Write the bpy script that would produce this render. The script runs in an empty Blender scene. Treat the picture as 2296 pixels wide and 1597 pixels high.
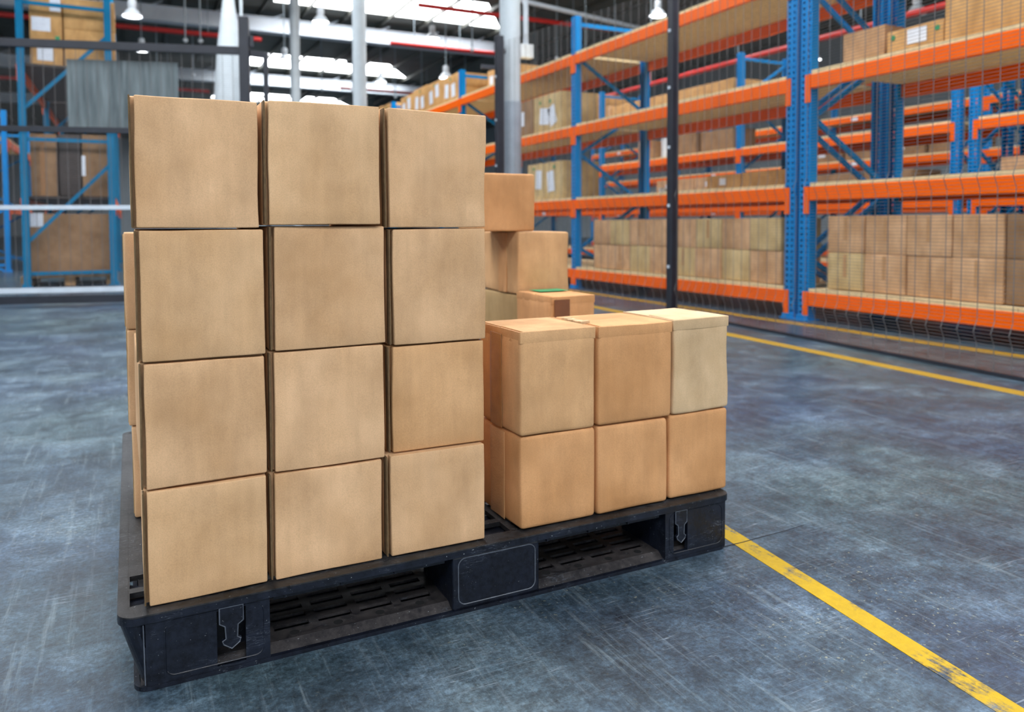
import bpy, bmesh, math, random
from mathutils import Vector, Matrix, noise

scene = bpy.context.scene
COL = scene.collection

# ------------------------------------------------------------------ camera
FPX, WPX = 1725.92, 2296.0
YAW, PITCH, ROLL = 0.4614, 0.0447, -0.0042
cam_d = bpy.data.cameras.new('camera')
cam_d.sensor_fit = 'HORIZONTAL'
cam_d.sensor_width = 36.0
cam_d.lens = 36.0 * FPX / WPX
cam_d.shift_y = -219.55 / WPX
cam_d.clip_end = 300
cam_d.dof.use_dof = True
cam_d.dof.focus_distance = 1.62
cam_d.dof.aperture_fstop = 3.4
cam = bpy.data.objects.new('camera', cam_d)
COL.objects.link(cam)
fw = Vector((math.sin(YAW) * math.cos(PITCH), math.cos(YAW) * math.cos(PITCH), -math.sin(PITCH)))
r0 = Vector((math.cos(YAW), -math.sin(YAW), 0))
u0 = r0.cross(fw)
cr = r0 * math.cos(ROLL) + u0 * math.sin(ROLL)
cu = -r0 * math.sin(ROLL) + u0 * math.cos(ROLL)
M = Matrix((cr, cu, -fw)).transposed().to_4x4()
M.translation = Vector((0, 0, 0.8949))
cam.matrix_world = M
scene.camera = cam

# ------------------------------------------------------------------ world, exposure
world = bpy.data.worlds.new('world')
scene.world = world
world.use_nodes = True
bg = world.node_tree.nodes['Background']
bg.inputs[0].default_value = (0.80, 0.90, 1.0, 1)
bg.inputs[1].default_value = 1.0
vs = scene.view_settings
vs.view_transform = 'Standard'
vs.look = 'None'
vs.exposure = 0.30
vs.gamma = 1.0
vs.use_curve_mapping = False
SKYLIGHT = 9.0


# ------------------------------------------------------------------ materials
def lin(c):
    return tuple(((v / 255) / 12.92 if v / 255 <= 0.04045 else (((v / 255) + 0.055) / 1.055) ** 2.4) for v in c)


class NT:
    def __init__(s, name):
        s.m = bpy.data.materials.new(name)
        s.m.use_nodes = True
        s.t = s.m.node_tree
        s.b = s.t.nodes['Principled BSDF']
        s.tc = s.t.nodes.new('ShaderNodeTexCoord')

    def n(s, typ, **kw):
        nd = s.t.nodes.new(typ)
        for k, v in kw.items():
            if k.startswith('i_'):
                nd.inputs[k[2:].replace('_', ' ')].default_value = v
            else:
                setattr(nd, k, v)
        return nd

    def l(s, a, b):
        s.t.links.new(a, b)

    def coords(s, scale=(1, 1, 1), rot=(0, 0, 0), random_offset=False, src='Object'):
        mp = s.n('ShaderNodeMapping')
        mp.inputs['Scale'].default_value = scale
        mp.inputs['Rotation'].default_value = rot
        if random_offset:
            oi = s.n('ShaderNodeObjectInfo')
            mu = s.n('ShaderNodeVectorMath', operation='SCALE')
            mu.inputs[0].default_value = (37.1, 21.7, 53.3)
            s.l(oi.outputs['Random'], mu.inputs['Scale'])
            ad = s.n('ShaderNodeVectorMath', operation='ADD')
            s.l(s.tc.outputs[src], ad.inputs[0])
            s.l(mu.outputs[0], ad.inputs[1])
            s.l(ad.outputs[0], mp.inputs[0])
        else:
            s.l(s.tc.outputs[src], mp.inputs[0])
        return mp.outputs[0]

    def noise(s, vec, scale, detail=4, rough=0.6):
        nd = s.n('ShaderNodeTexNoise')
        nd.inputs['Scale'].default_value = scale
        nd.inputs['Detail'].default_value = detail
        nd.inputs['Roughness'].default_value = rough
        s.l(vec, nd.inputs['Vector'])
        return nd.outputs['Fac']

    def ramp(s, fac, stops):
        nd = s.n('ShaderNodeValToRGB')
        el = nd.color_ramp.elements
        while len(el) < len(stops):
            el.new(0.5)
        for e, (p, c) in zip(el, stops):
            e.position = p
            e.color = (c[0], c[1], c[2], 1) if isinstance(c, tuple) else (c, c, c, 1)
        s.l(fac, nd.inputs[0])
        return nd.outputs[0]

    def mix(s, fac, a, b, blend='MIX'):
        nd = s.n('ShaderNodeMix', data_type='RGBA', blend_type=blend)
        for val, i in ((fac, 0), (a, 6), (b, 7)):
            if isinstance(val, bpy.types.NodeSocket):
                s.l(val, nd.inputs[i])
            elif isinstance(val, tuple):
                nd.inputs[i].default_value = (val[0], val[1], val[2], 1)
            else:
                nd.inputs[i].default_value = val
        return nd.outputs[2]

    def bump(s, h, strength=0.2, dist=0.002):
        nd = s.n('ShaderNodeBump')
        nd.inputs['Strength'].default_value = strength
        nd.inputs['Distance'].default_value = dist
        s.l(h, nd.inputs['Height'])
        s.l(nd.outputs[0], s.b.inputs['Normal'])


def sc(c, k):
    return tuple(min(1, v * k) for v in c)


def carton_mat(name, rgb, warm=(1.0, 0.93, 0.82), rough=0.72):
    t = NT(name)
    base = lin(rgb)
    v = t.coords(random_offset=True)
    big = t.noise(v, 5.0, 3, 0.55)
    col = t.mix(t.ramp(big, [(0.32, 0.0), (0.70, 1.0)]), sc(base, 1.13), tuple(b * 0.82 * w for b, w in zip(base, warm)))
    st = t.noise(t.coords((1, 1, 0.06), random_offset=True), 55, 3, 0.6)
    col = t.mix(0.16, col, t.ramp(st, [(0.3, 0.62), (0.7, 1.0)]), 'MULTIPLY')
    mid = t.noise(t.coords((1, 1, 0.35), random_offset=True), 17, 4, 0.6)
    col = t.mix(0.42, col, t.ramp(mid, [(0.32, 0.74), (0.6, 1.06)]), 'MULTIPLY')
    fib = t.noise(v, 420, 2, 0.7)
    col = t.mix(0.28, col, t.ramp(fib, [(0.3, 0.55), (0.6, 1.0)]), 'MULTIPLY')
    fl = t.noise(t.coords((1, 1, 1), random_offset=True), 90, 5, 0.75)
    col = t.mix(t.ramp(fl, [(0.66, 0.0), (0.72, 0.45)]), col, sc(base, 0.6))
    t.l(col, t.b.inputs['Base Color'])
    t.b.inputs['Roughness'].default_value = rough
    t.b.inputs['Specular IOR Level'].default_value = 0.25
    h = t.mix(0.5, fib, st)
    h2 = t.mix(0.35, h, t.noise(v, 130, 2, 0.5))
    t.bump(h2, 0.6, 0.0016)
    return t.m


def plain_mat(name, rgb, rough=0.5, metal=0.0, var=0.12, vscale=6, spec=0.5, bump=0.0, rng=False):
    t = NT(name)
    base = lin(rgb)
    v = t.coords(random_offset=rng)
    f = t.noise(v, vscale, 5, 0.6)
    col = t.mix(t.ramp(f, [(0.3, 0.0), (0.7, 1.0)]), sc(base, 1 - var), sc(base, 1 + var))
    t.l(col, t.b.inputs['Base Color'])
    t.b.inputs['Roughness'].default_value = rough
    t.b.inputs['Metallic'].default_value = metal
    t.b.inputs['Specular IOR Level'].default_value = spec
    if bump:
        t.bump(t.noise(v, vscale * 12, 3), bump, 0.002)
    return t.m


def emit_mat(name, rgb, strength):
    t = NT(name)
    e = t.n('ShaderNodeEmission')
    e.inputs[0].default_value = (*lin(rgb), 1)
    e.inputs[1].default_value = strength
    t.l(e.outputs[0], t.t.nodes['Material Output'].inputs[0])
    return t.m


def concrete_nodes(t):
    """worn blue-grey power-floated concrete; returns colour, roughness, height sockets"""
    v = t.coords(src='Object')
    a = t.noise(v, 0.45, 4, 0.6)
    b = t.noise(v, 2.6, 9, 0.72)
    c = t.noise(v, 15, 8, 0.78)
    d = t.noise(v, 75, 6, 0.8)
    blue = t.ramp(b, [(0.32, lin((32, 45, 65))), (0.5, lin((50, 67, 90))), (0.68, lin((82, 102, 127)))])
    grn = t.ramp(b, [(0.32, lin((42, 56, 62))), (0.5, lin((66, 85, 92))), (0.68, lin((98, 117, 121)))])
    col = t.mix(t.ramp(a, [(0.38, 0.1), (0.60, 0.95)]), blue, grn)
    col = t.mix(0.9, col, t.ramp(c, [(0.34, 0.50), (0.5, 0.92), (0.66, 1.50)]), 'MULTIPLY')
    col = t.mix(0.85, col, t.ramp(d, [(0.36, 0.40), (0.5, 0.95), (0.64, 1.7)]), 'MULTIPLY')
    # long trowel and tyre streaks running down the aisle
    for ang, sx, k, cc, am in ((6, 22, 2.0, (142, 158, 164), 0.42), (-7, 30, 3.1, (38, 48, 58), 0.40), (18, 26, 2.4, (128, 142, 152), 0.34)):
        st = t.noise(t.coords((sx, 1.3, 1), (0, 0, math.radians(ang))), k, 6, 0.7)
        col = t.mix(t.ramp(st, [(0.56, 0.0), (0.74, am)]), col, lin(cc))
    # thin pale scratches
    for ang, sc_, off in ((35, 7.0, 0.0), (-28, 5.0, 3.0), (72, 6.0, 9.0), (8, 9.0, 5.0)):
        vv = t.coords((0.25, 9.0, 1), (0, 0, math.radians(ang)))
        sn = t.noise(vv, sc_, 2, 0.5)
        line = t.ramp(sn, [(0.494, 0.0), (0.500, 1.0), (0.506, 0.0)])
        msk = t.ramp(t.noise(v, 2.3 + off * 0.1, 3), [(0.54, 0.0), (0.66, 0.42)])
        f = t.mix(1.0, line, msk, 'MULTIPLY')
        col = t.mix(f, col, lin((170, 184, 196)))
    # pitted speckles, gathered in patches
    sp = t.noise(v, 85, 3, 0.6)
    pm = t.ramp(t.noise(v, 1.4, 3), [(0.48, 0.15), (0.62, 1.0)])
    col = t.mix(t.mix(1.0, t.ramp(sp, [(0.63, 0.0), (0.67, 0.5)]), pm, 'MULTIPLY'), col, lin((172, 172, 146)))
    rough = t.ramp(t.mix(0.5, b, c), [(0.3, 0.24), (0.7, 0.46)])
    height = t.mix(0.45, c, d)
    return col, rough, height


t = NT('concrete_floor')
c_, r_, h_ = concrete_nodes(t)
t.l(c_, t.b.inputs['Base Color'])
t.l(r_, t.b.inputs['Roughness'])
t.b.inputs['Specular IOR Level'].default_value = 0.38
t.bump(h_, 0.4, 0.004)
FLOOR = t.m


def line_mat(name, rgb, wear):
    t = NT(name)
    c_, r_, h_ = concrete_nodes(t)
    v = t.coords()
    w1 = t.noise(t.coords((14, 1.6, 1), (0, 0, math.radians(4))), 6, 7, 0.75)
    w2 = t.noise(v, 45, 7, 0.8)
    w3 = t.noise(v, 4.0, 3, 0.6)
    w = t.mix(0.5, t.mix(0.5, w1, w2), w3)
    yel = t.mix(t.noise(v, 40, 6, 0.8), sc(lin(rgb), 1.12), sc(lin(rgb), 0.60))
    f = t.ramp(w, [(wear - 0.05, 0.0), (wear + 0.015, 0.96)])
    t.l(t.mix(f, c_, yel), t.b.inputs['Base Color'])
    t.b.inputs['Roughness'].default_value = 0.45
    t.b.inputs['Specular IOR Level'].default_value = 0.3
    t.bump(h_, 0.4, 0.004)
    return t.m


YELLOW = line_mat('worn_yellow_paint', (202, 164, 0), 0.462)
OCHRE = line_mat('ochre_floor_paint', (190, 150, 44), 0.36)

KRAFT = carton_mat('kraft_board', (220, 179, 137))
KRAFT2 = carton_mat('kraft_board_sand', (222, 182, 139))
KRAFTW = carton_mat('kraft_board_warm', (213, 167, 120))
KRAFTO = carton_mat('kraft_board_orange', (214, 160, 110))
KRAFTP = carton_mat('kraft_board_pale', (214, 184, 146))
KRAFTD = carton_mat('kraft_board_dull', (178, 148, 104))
SHELFK = carton_mat('shelf_board_tan', (216, 172, 130))
SHELFY = carton_mat('shelf_board_straw', (212, 184, 134))
SHELFB = carton_mat('shelf_board_brown', (158, 124, 92))
SHELFH = carton_mat('shelf_board_honey', (214, 166, 108))
EDGE = plain_mat('board_edge', (104, 82, 54), 0.9, var=0.25, vscale=60)
TAPE = plain_mat('tan_tape', (160, 112, 66), 0.22, var=0.15, vscale=25, bump=0.3)
CLEARTAPE = plain_mat('glossy_tape', (196, 150, 104), 0.14, var=0.12, vscale=18, bump=0.6)
BROWNTAPE = plain_mat('brown_tape', (122, 74, 40), 0.35, var=0.12, vscale=20)
GREEN = plain_mat('green_print', (46, 140, 90), 0.5)
PAPER = plain_mat('white_paper', (226, 230, 238), 0.6, var=0.08, vscale=20)
def plastic_mat(name, rgb, dust, dust_amt, rough):
    t = NT(name)
    base = lin(rgb)
    v = t.coords()
    n1 = t.noise(v, 7, 6, 0.7)
    n2 = t.noise(v, 60, 5, 0.75)
    col = t.mix(n1, sc(base, 0.55), sc(base, 1.5))
    col = t.mix(t.ramp(t.mix(0.5, n1, n2), [(0.42, 0.0), (0.66, dust_amt)]), col, lin(dust))
    sp = t.noise(v, 190, 3, 0.6)
    col = t.mix(t.ramp(sp, [(0.685, 0.0), (0.72, 0.7)]), col, lin((150, 156, 160)))
    for ang, k in ((12, 8), (-35, 6), (80, 5)):
        sn = t.noise(t.coords((2, 14, 14), (0, math.radians(ang), math.radians(ang))), k, 2, 0.5)
        ln = t.ramp(sn, [(0.495, 0.0), (0.5, 0.5), (0.505, 0.0)])
        mk = t.ramp(t.noise(v, 9, 2), [(0.55, 0.0), (0.65, 1.0)])
        col = t.mix(t.mix(1.0, ln, mk, 'MULTIPLY'), col, lin((120, 128, 140)))
    t.l(col, t.b.inputs['Base Color'])
    t.l(t.ramp(n2, [(0.3, rough - 0.1), (0.7, rough + 0.15)]), t.b.inputs['Roughness'])
    t.b.inputs['Specular IOR Level'].default_value = 0.4
    t.bump(n2, 0.25, 0.002)
    return t.m


PLASTIC = plastic_mat('black_plastic', (11, 14, 23), (40, 50, 70), 0.4, 0.36)
PLASTICTOP = plastic_mat('dusty_black_plastic', (20, 21, 24), (78, 78, 80), 0.55, 0.48)
PLASTICIN = plastic_mat('black_plastic_grid', (32, 31, 34), (88, 82, 80), 0.65, 0.42)
PLASTICEDGE = plain_mat('scuffed_plastic_edge', (84, 90, 100), 0.45, var=0.35, vscale=30)
BLUE = plain_mat('blue_enamel', (0, 128, 200), 0.5, var=0.08, vscale=4, spec=0.12)
BLUED = plain_mat('blue_enamel_old', (0, 116, 160), 0.5, var=0.12, vscale=4, spec=0.12)
ORANGE = plain_mat('orange_enamel', (255, 104, 0), 0.42, var=0.05, vscale=3, spec=0.2)
WOOD = plain_mat('pale_chipboard', (226, 200, 152), 0.75, var=0.16, vscale=22)
PALLETWOOD = plain_mat('pallet_wood', (150, 116, 78), 0.8, var=0.25, vscale=14)
FENCEBLACK = plain_mat('black_fence_paint', (34, 37, 46), 0.42, var=0.25, vscale=8)
WIRE = plain_mat('galvanised_wire', (104, 102, 102), 0.5, metal=0.0, var=0.1)
RAILW = plain_mat('galvanised_rail', (196, 206, 216), 0.4, metal=0.1, var=0.08)
COLUMN = plain_mat('pale_grey_paint', (186, 196, 202), 0.5, var=0.06)
GUARD = plain_mat('zinc_sheet', (160, 172, 184), 0.4, metal=0.15, var=0.12)
SHEET = None
ROOF = plain_mat('dark_roof_sheet', (118, 118, 110), 0.7, var=0.15, vscale=1.5)
PURLIN = plain_mat('dark_purlin', (92, 92, 84), 0.6, var=0.1)
GIRDERM = plain_mat('white_girder', (236, 243, 252), 0.45, var=0.06, vscale=2)
REDPIPE = plain_mat('red_pipe', (200, 40, 36), 0.4, var=0.1)
STEELROD = plain_mat('steel_rod', (150, 164, 172), 0.4, var=0.1)
WALLM = plain_mat('pale_cladding', (176, 186, 192), 0.6, var=0.08, vscale=1)
YELLOWP = plain_mat('yellow_plastic', (226, 200, 10), 0.4)
WHITEP = plain_mat('white_plastic', (222, 226, 230), 0.4)
DARKBROWN = plain_mat('dark_brown', (62, 52, 48), 0.6, var=0.25, vscale=9)  # even dark brown for the block and decks of the teal rack
LAMPM = plain_mat('white_lamp_enamel', (225, 232, 238), 0.35)
SKY = emit_mat('daylit_skylight', (246, 250, 255), SKYLIGHT)
LAMPGLOW = emit_mat('lamp_glow', (250, 252, 255), 14.0)
t = NT('grey_plastic_sheet')
f_ = t.noise(t.coords((6, 6, 0.5)), 3.2, 4, 0.55)
t.l(t.ramp(f_, [(0.3, lin((66, 80, 84))), (0.7, lin((122, 136, 140)))]), t.b.inputs['Base Color'])
t.b.inputs['Roughness'].default_value = 0.45
SHEET = t.m


# ------------------------------------------------------------------ mesh helpers
class MB:
    def __init__(s):
        s.v = []
        s.f = []

    def box(s, lo, hi):
        x0, y0, z0 = lo
        x1, y1, z1 = hi
        b = len(s.v)
        s.v += [(x0, y0, z0), (x1, y0, z0), (x1, y1, z0), (x0, y1, z0), (x0, y0, z1), (x1, y0, z1), (x1, y1, z1), (x0, y1, z1)]
        s.f += [tuple(b + i for i in q) for q in ((3, 2, 1, 0), (4, 5, 6, 7), (0, 1, 5, 4), (1, 2, 6, 5), (2, 3, 7, 6), (3, 0, 4, 7))]
        return s

    def bar(s, p, q, w, h, up=(0, 0, 1)):
        """rectangular bar from p to q, w across, h along `up`"""
        p, q = Vector(p), Vector(q)
        d = (q - p).normalized()
        up = Vector(up)
        if abs(d.dot(up)) > 0.98:
            up = Vector((0, 1, 0))
        a = d.cross(up).normalized()
        c = a.cross(d).normalized()
        b = len(s.v)
        for e in (p, q):
            for i, j in ((-1, -1), (1, -1), (1, 1), (-1, 1)):
                s.v.append(tuple(e + a * (i * w / 2) + c * (j * h / 2)))
        s.f += [tuple(b + i for i in k) for k in ((0, 1, 2, 3), (7, 6, 5, 4), (1, 0, 4, 5), (2, 1, 5, 6), (3, 2, 6, 7), (0, 3, 7, 4))]
        return s

    def tube(s, pts, r, n=8):
        pts = [Vector(p) for p in pts]
        rs = r if isinstance(r, (list, tuple)) else [r] * len(pts)
        b = len(s.v)
        prev = None
        for i, p in enumerate(pts):
            d = (pts[min(i + 1, len(pts) - 1)] - pts[max(i - 1, 0)]).normalized()
            ref = Vector((0, 0, 1)) if abs(d.z) < 0.9 else Vector((0, 1, 0))
            a = d.cross(ref).normalized()
            c = a.cross(d).normalized()
            for k in range(n):
                t_ = 2 * math.pi * k / n
                s.v.append(tuple(p + (a * math.cos(t_) + c * math.sin(t_)) * rs[i]))
        for i in range(len(pts) - 1):
            for k in range(n):
                k2 = (k + 1) % n
                s.f.append((b + i * n + k, b + i * n + k2, b + (i + 1) * n + k2, b + (i + 1) * n + k))
        s.f.append(tuple(b + k for k in reversed(range(n))))
        s.f.append(tuple(b + (len(pts) - 1) * n + k for k in range(n)))
        return s

    def lathe(s, prof, cx=0, cy=0, n=24):
        b = len(s.v)
        for r, z in prof:
            for k in range(n):
                t_ = 2 * math.pi * k / n
                s.v.append((cx + r * math.cos(t_), cy + r * math.sin(t_), z))
        for i in range(len(prof) - 1):
            for k in range(n):
                k2 = (k + 1) % n
                s.f.append((b + i * n + k, b + i * n + k2, b + (i + 1) * n + k2, b + (i + 1) * n + k))
        s.f.append(tuple(b + k for k in reversed(range(n))))
        s.f.append(tuple(b + (len(prof) - 1) * n + k for k in range(n)))
        return s

    def prism(s, poly, frame, depth):
        """poly: 2-D outline; frame: (origin, e1, e2, n); extruded by depth along n"""
        o, e1, e2, nn = [Vector(k) for k in frame]
        b = len(s.v)
        m = len(poly)
        for dd in (0, depth):
            for (a, c) in poly:
                s.v.append(tuple(o + e1 * a + e2 * c + nn * dd))
        s.f.append(tuple(b + i for i in reversed(range(m))))
        s.f.append(tuple(b + m + i for i in range(m)))
        for i in range(m):
            j = (i + 1) % m
            s.f.append((b + i, b + j, b + m + j, b + m + i))
        return s

    def soft_box(s, lo, hi, r=0.004, n=6, amp=0.0, seed=0.0, freq=6.0, bulge=0.0):
        """box with rounded edges and gently uneven faces"""
        lo, hi = Vector(lo), Vector(hi)
        key = {}
        b = len(s.v)

        def ticks(a, c):
            rr = min(r, (c - a) * 0.45)
            out = [a, a + rr * 0.3, a + rr]
            L = c - a - 2 * rr
            m = n if L > 0.03 else 1
            out += [a + rr + L * i / m for i in range(1, m)]
            out += [c - rr, c - rr * 0.3, c]
            return out, rr
        T = [ticks(lo[i], hi[i]) for i in range(3)]
        rr = min(k[1] for k in T)
        ctr = (lo + hi) / 2
        half = (hi - lo) / 2

        def vert(p):
            k = (round(p[0], 6), round(p[1], 6), round(p[2], 6))
            if k in key:
                return key[k]
            P = Vector(p)
            inner = Vector([min(max(P[i], lo[i] + rr), hi[i] - rr) for i in range(3)])
            d = P - inner
            if d.length > 1e-9:
                P = inner + d.normalized() * rr
            if amp:
                q = P * freq + Vector((seed, seed * 1.7, -seed))
                P = P + Vector((noise.noise(q), noise.noise(q + Vector((31, 0, 0))), noise.noise(q + Vector((0, 57, 0))))) * amp
            if bulge:
                u = (P - ctr)
                for i in range(3):
                    j, k2 = (i + 1) % 3, (i + 2) % 3
                    w = (1 - min(1, abs(u[j] / half[j])) ** 2) * (1 - min(1, abs(u[k2] / half[k2])) ** 2)
                    if abs(u[i]) > half[i] * 0.9:
                        P[i] += bulge * w * (1 if u[i] > 0 else -1)
            P.z = min(max(P.z, lo.z), hi.z)
            s.v.append(tuple(P))
            key[k] = len(s.v) - 1
            return key[k]
        for ax in range(3):
            j, k2 = (ax + 1) % 3, (ax + 2) % 3
            tj, tk = T[j][0], T[k2][0]
            for side in (0, 1):
                c = (lo, hi)[side][ax]
                for a in range(len(tj) - 1):
                    for e in range(len(tk) - 1):
                        q = []
                        for (jj, kk) in ((a, e), (a + 1, e), (a + 1, e + 1), (a, e + 1)):
                            p = [0, 0, 0]
                            p[ax], p[j], p[k2] = c, tj[jj], tk[kk]
                            q.append(vert(p))
                        s.f.append(tuple(q if side else reversed(q)))
        return s

    def grid_plate(s, us, vs_, holes, place, thick):
        """plate cut on the grid us x vs_; cells for which holes(i, j) is true stay open; place(u, v, d) -> point, d in (0, thick)"""
        idx = {}
        nu, nv = len(us) - 1, len(vs_) - 1

        def vt(i, j, d):
            k = (i, j, d)
            if k not in idx:
                s.v.append(tuple(place(us[i], vs_[j], d * thick)))
                idx[k] = len(s.v) - 1
            return idx[k]
        solid = [[not holes(i, j) for j in range(nv)] for i in range(nu)]
        for i in range(nu):
            for j in range(nv):
                if not solid[i][j]:
                    continue
                s.f.append((vt(i, j, 1), vt(i + 1, j, 1), vt(i + 1, j + 1, 1), vt(i, j + 1, 1)))
                s.f.append((vt(i, j + 1, 0), vt(i + 1, j + 1, 0), vt(i + 1, j, 0), vt(i, j, 0)))
                for di, dj, e in ((-1, 0, ((i, j + 1), (i, j))), (1, 0, ((i + 1, j), (i + 1, j + 1))), (0, -1, ((i, j), (i + 1, j))), (0, 1, ((i + 1, j + 1), (i, j + 1)))):
                    a, c = i + di, j + dj
                    if not (0 <= a < nu and 0 <= c < nv and solid[a][c]):
                        (p, q), (p2, q2) = e
                        s.f.append((vt(p, q, 0), vt(p2, q2, 0), vt(p2, q2, 1), vt(p, q, 1)))
        return s

    def data(s, name, mat, smooth=False):
        me = bpy.data.meshes.new(name)
        me.from_pydata(s.v, [], s.f)
        me.materials.append(mat)
        if smooth:
            me.polygons.foreach_set('use_smooth', [True] * len(me.polygons))
            try:
                me.set_sharp_from_angle(angle=math.radians(40))
            except Exception:
                pass
        me.update()
        return me

    def build(s, name, mat, parent=None, smooth=False, loc=None, fix=False):
        me = s.data(name, mat, smooth)
        if fix:
            bm = bmesh.new()
            bm.from_mesh(me)
            bmesh.ops.recalc_face_normals(bm, faces=bm.faces)
            bm.to_mesh(me)
            bm.free()
        return link(name, me, parent, loc)


def link(name, me, parent=None, loc=None):
    o = bpy.data.objects.new(name, me)
    COL.objects.link(o)
    if parent is not None:
        o.parent = parent
    if loc is not None:
        o.location = loc
    return o


def tag(o, label, cat, group=None):
    o['label'] = label
    o['category'] = cat
    if group:
        o['group'] = group
    return o


def thing(name, label, cat, loc=(0, 0, 0), rotz=0.0, group=None):
    o = bpy.data.objects.new(name, None)
    o.empty_display_size = 0.05
    COL.objects.link(o)
    o.location = loc
    o.rotation_euler = (0, 0, rotz)
    return tag(o, label, cat, group)


def struct(o, label=None):
    o['kind'] = 'structure'
    return o


def rnd(*k):
    return random.Random(repr(k))


ORD = ['first', 'second', 'third', 'fourth', 'fifth', 'sixth', 'seventh', 'eighth', 'ninth', 'tenth']

# ------------------------------------------------------------------ setting: floor, roof, walls
XL, XR, YB, YF, ZR = -18.0, 26.0, -16.0, 76.0, 8.5
struct(MB().box((XL, YB, -0.2), (XR, YF, 0)).build('floor', FLOOR))


def floor_line(name, pts, mat):
    m = MB()
    m.v = [(x, y, 0.0002) for x, y in pts] + [(x, y, 0.0012) for x, y in pts]
    n = len(pts)
    m.f = [tuple(reversed(range(n))), tuple(range(n, 2 * n))] + [(i, (i + 1) % n, n + (i + 1) % n, n + i) for i in range(n)]
    return struct(m.build(name, mat, fix=True))


floor_line('trim_1', [(1.335, 0.30), (1.383, 0.25), (1.56, 1.718), (1.62, 2.2), (1.575, 2.2), (1.492, 1.647)], YELLOW)
floor_line('trim_2', [(3.86, -3.0), (3.965, -3.0), (4.19, 2.36), (4.345, 4.75), (4.86, 12.0), (4.75, 12.0), (4.235, 4.75), (4.09, 2.36)], OCHRE)
floor_line('trim_3', [(5.21, -3.0), (5.345, -3.0), (5.345, 24.0), (5.21, 24.0)], OCHRE)

m = MB()
cr_ = [(1.44, 1.611), (1.52, 1.609), (1.60, 1.613), (1.68, 1.614), (1.765, 1.620)]
m.v = [(x, y - 0.0022 * (1 - i * 0.15), 0.0016) for i, (x, y) in enumerate(cr_)] + [(x, y + 0.0022 * (1 - i * 0.15), 0.0016) for i, (x, y) in enumerate(cr_)]
m.f = [(i, i + 1, i + 6, i + 5) for i in range(4)]
struct(m.build('trim_6', plain_mat('floor_crack', (26, 32, 40), 0.9)))

STRIPS = [(-8.0, -4.8), (2.8, 5.9), (13.5, 16.6), (24.5, 27.5), (35.8, 38.8), (46.8, 49.9), (57.6, 60.8), (68.2, 71.4)]
SX0 = -15.0
m = MB()
edges = [YB] + [e for s in STRIPS for e in s] + [YF]
for i in range(0, len(edges), 2):
    m.box((XL, edges[i], ZR), (XR, edges[i + 1], ZR + 0.12))
for (a, b) in STRIPS:
    m.box((XL, a, ZR), (SX0 if a < 20 else 4.6, b, ZR + 0.12))
    c = len(m.v)
    m.prism([(11.3, a), (XR, a), (XR, b), (13.2, b)], ((0, 0, ZR), (1, 0, 0), (0, 1, 0), (0, 0, 1)), 0.12)
struct(m.build('ceiling', ROOF, fix=True))
for i, (a, b) in enumerate(STRIPS):
    w = MB().prism([(SX0 if a < 20 else 4.6, a), (11.3, a), (13.2, b), (SX0 if a < 20 else 4.6, b)], ((0, 0, ZR + 0.03), (1, 0, 0), (0, 1, 0), (0, 0, 1)), 0.04)
    struct(w.build('window_%d' % (i + 1), SKY, fix=True))
m = MB()
x = -14.5
while x < 25:
    m.box((x - 0.03, YB, ZR - 0.14), (x + 0.03, YF, ZR - 0.005))
    x += 1.45
struct(m.build('trim_4', PURLIN))
m = MB()
for xx in (-3.0, 4.4, 9.0, 13.6, 18.2):
    m.box((xx - 0.12, 29.5, ZR - 0.42), (xx + 0.12, 34.5, ZR - 0.14))
    m.box((xx - 0.12, 40.3, ZR - 0.42), (xx + 0.12, 46.0, ZR - 0.14))
struct(m.build('trim_5', plain_mat('roof_brace_dark', (48, 48, 44), 0.7)))
struct(MB().box((XL, YF, 0), (XR, YF + 0.2, ZR + 0.1)).build('wall_back', WALLM))
struct(MB().box((XL - 0.2, YB, 0), (XL, YF, ZR + 0.1)).build('wall_left', WALLM))
struct(MB().box((XR, YB, 0), (XR + 0.2, YF, ZR + 0.1)).build('wall_right', WALLM))

# ------------------------------------------------------------------ black plastic pallet
PX, PY, PL, PD, PH = -0.012, 1.604, 1.474, 1.46, 0.15
pal = thing('plastic_pallet', 'scuffed black plastic pallet on the floor under the two stacks of cartons', 'pallet', (PX, PY, 0))


def rr_outline(x0, y0, x1, y1, r, n=6):
    out = []
    for cx, cy, a0 in ((x1 - r, y0 + r, -90), (x1 - r, y1 - r, 0), (x0 + r, y1 - r, 90), (x0 + r, y0 + r, 180)):
        for k in range(n + 1):
            a = math.radians(a0 + 90 * k / n)
            out.append((cx + r * math.cos(a), cy + r * math.sin(a)))
    return out


def ring(m, outer, inner, z0, z1):
    """closed band between two outlines of equal length"""
    b = len(m.v)
    n = len(outer)
    for pts, z in ((outer, z0), (inner, z0), (outer, z1), (inner, z1)):
        m.v += [(x, y, z) for x, y in pts]
    for i in range(n):
        j = (i + 1) % n
        m.f.append((b + i, b + j, b + 2 * n + j, b + 2 * n + i))
        m.f.append((b + n + j, b + n + i, b + 3 * n + i, b + 3 * n + j))
        m.f.append((b + 2 * n + i, b + 2 * n + j, b + 3 * n + j, b + 3 * n + i))
        m.f.append((b + j, b + i, b + n + i, b + n + j))


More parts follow.
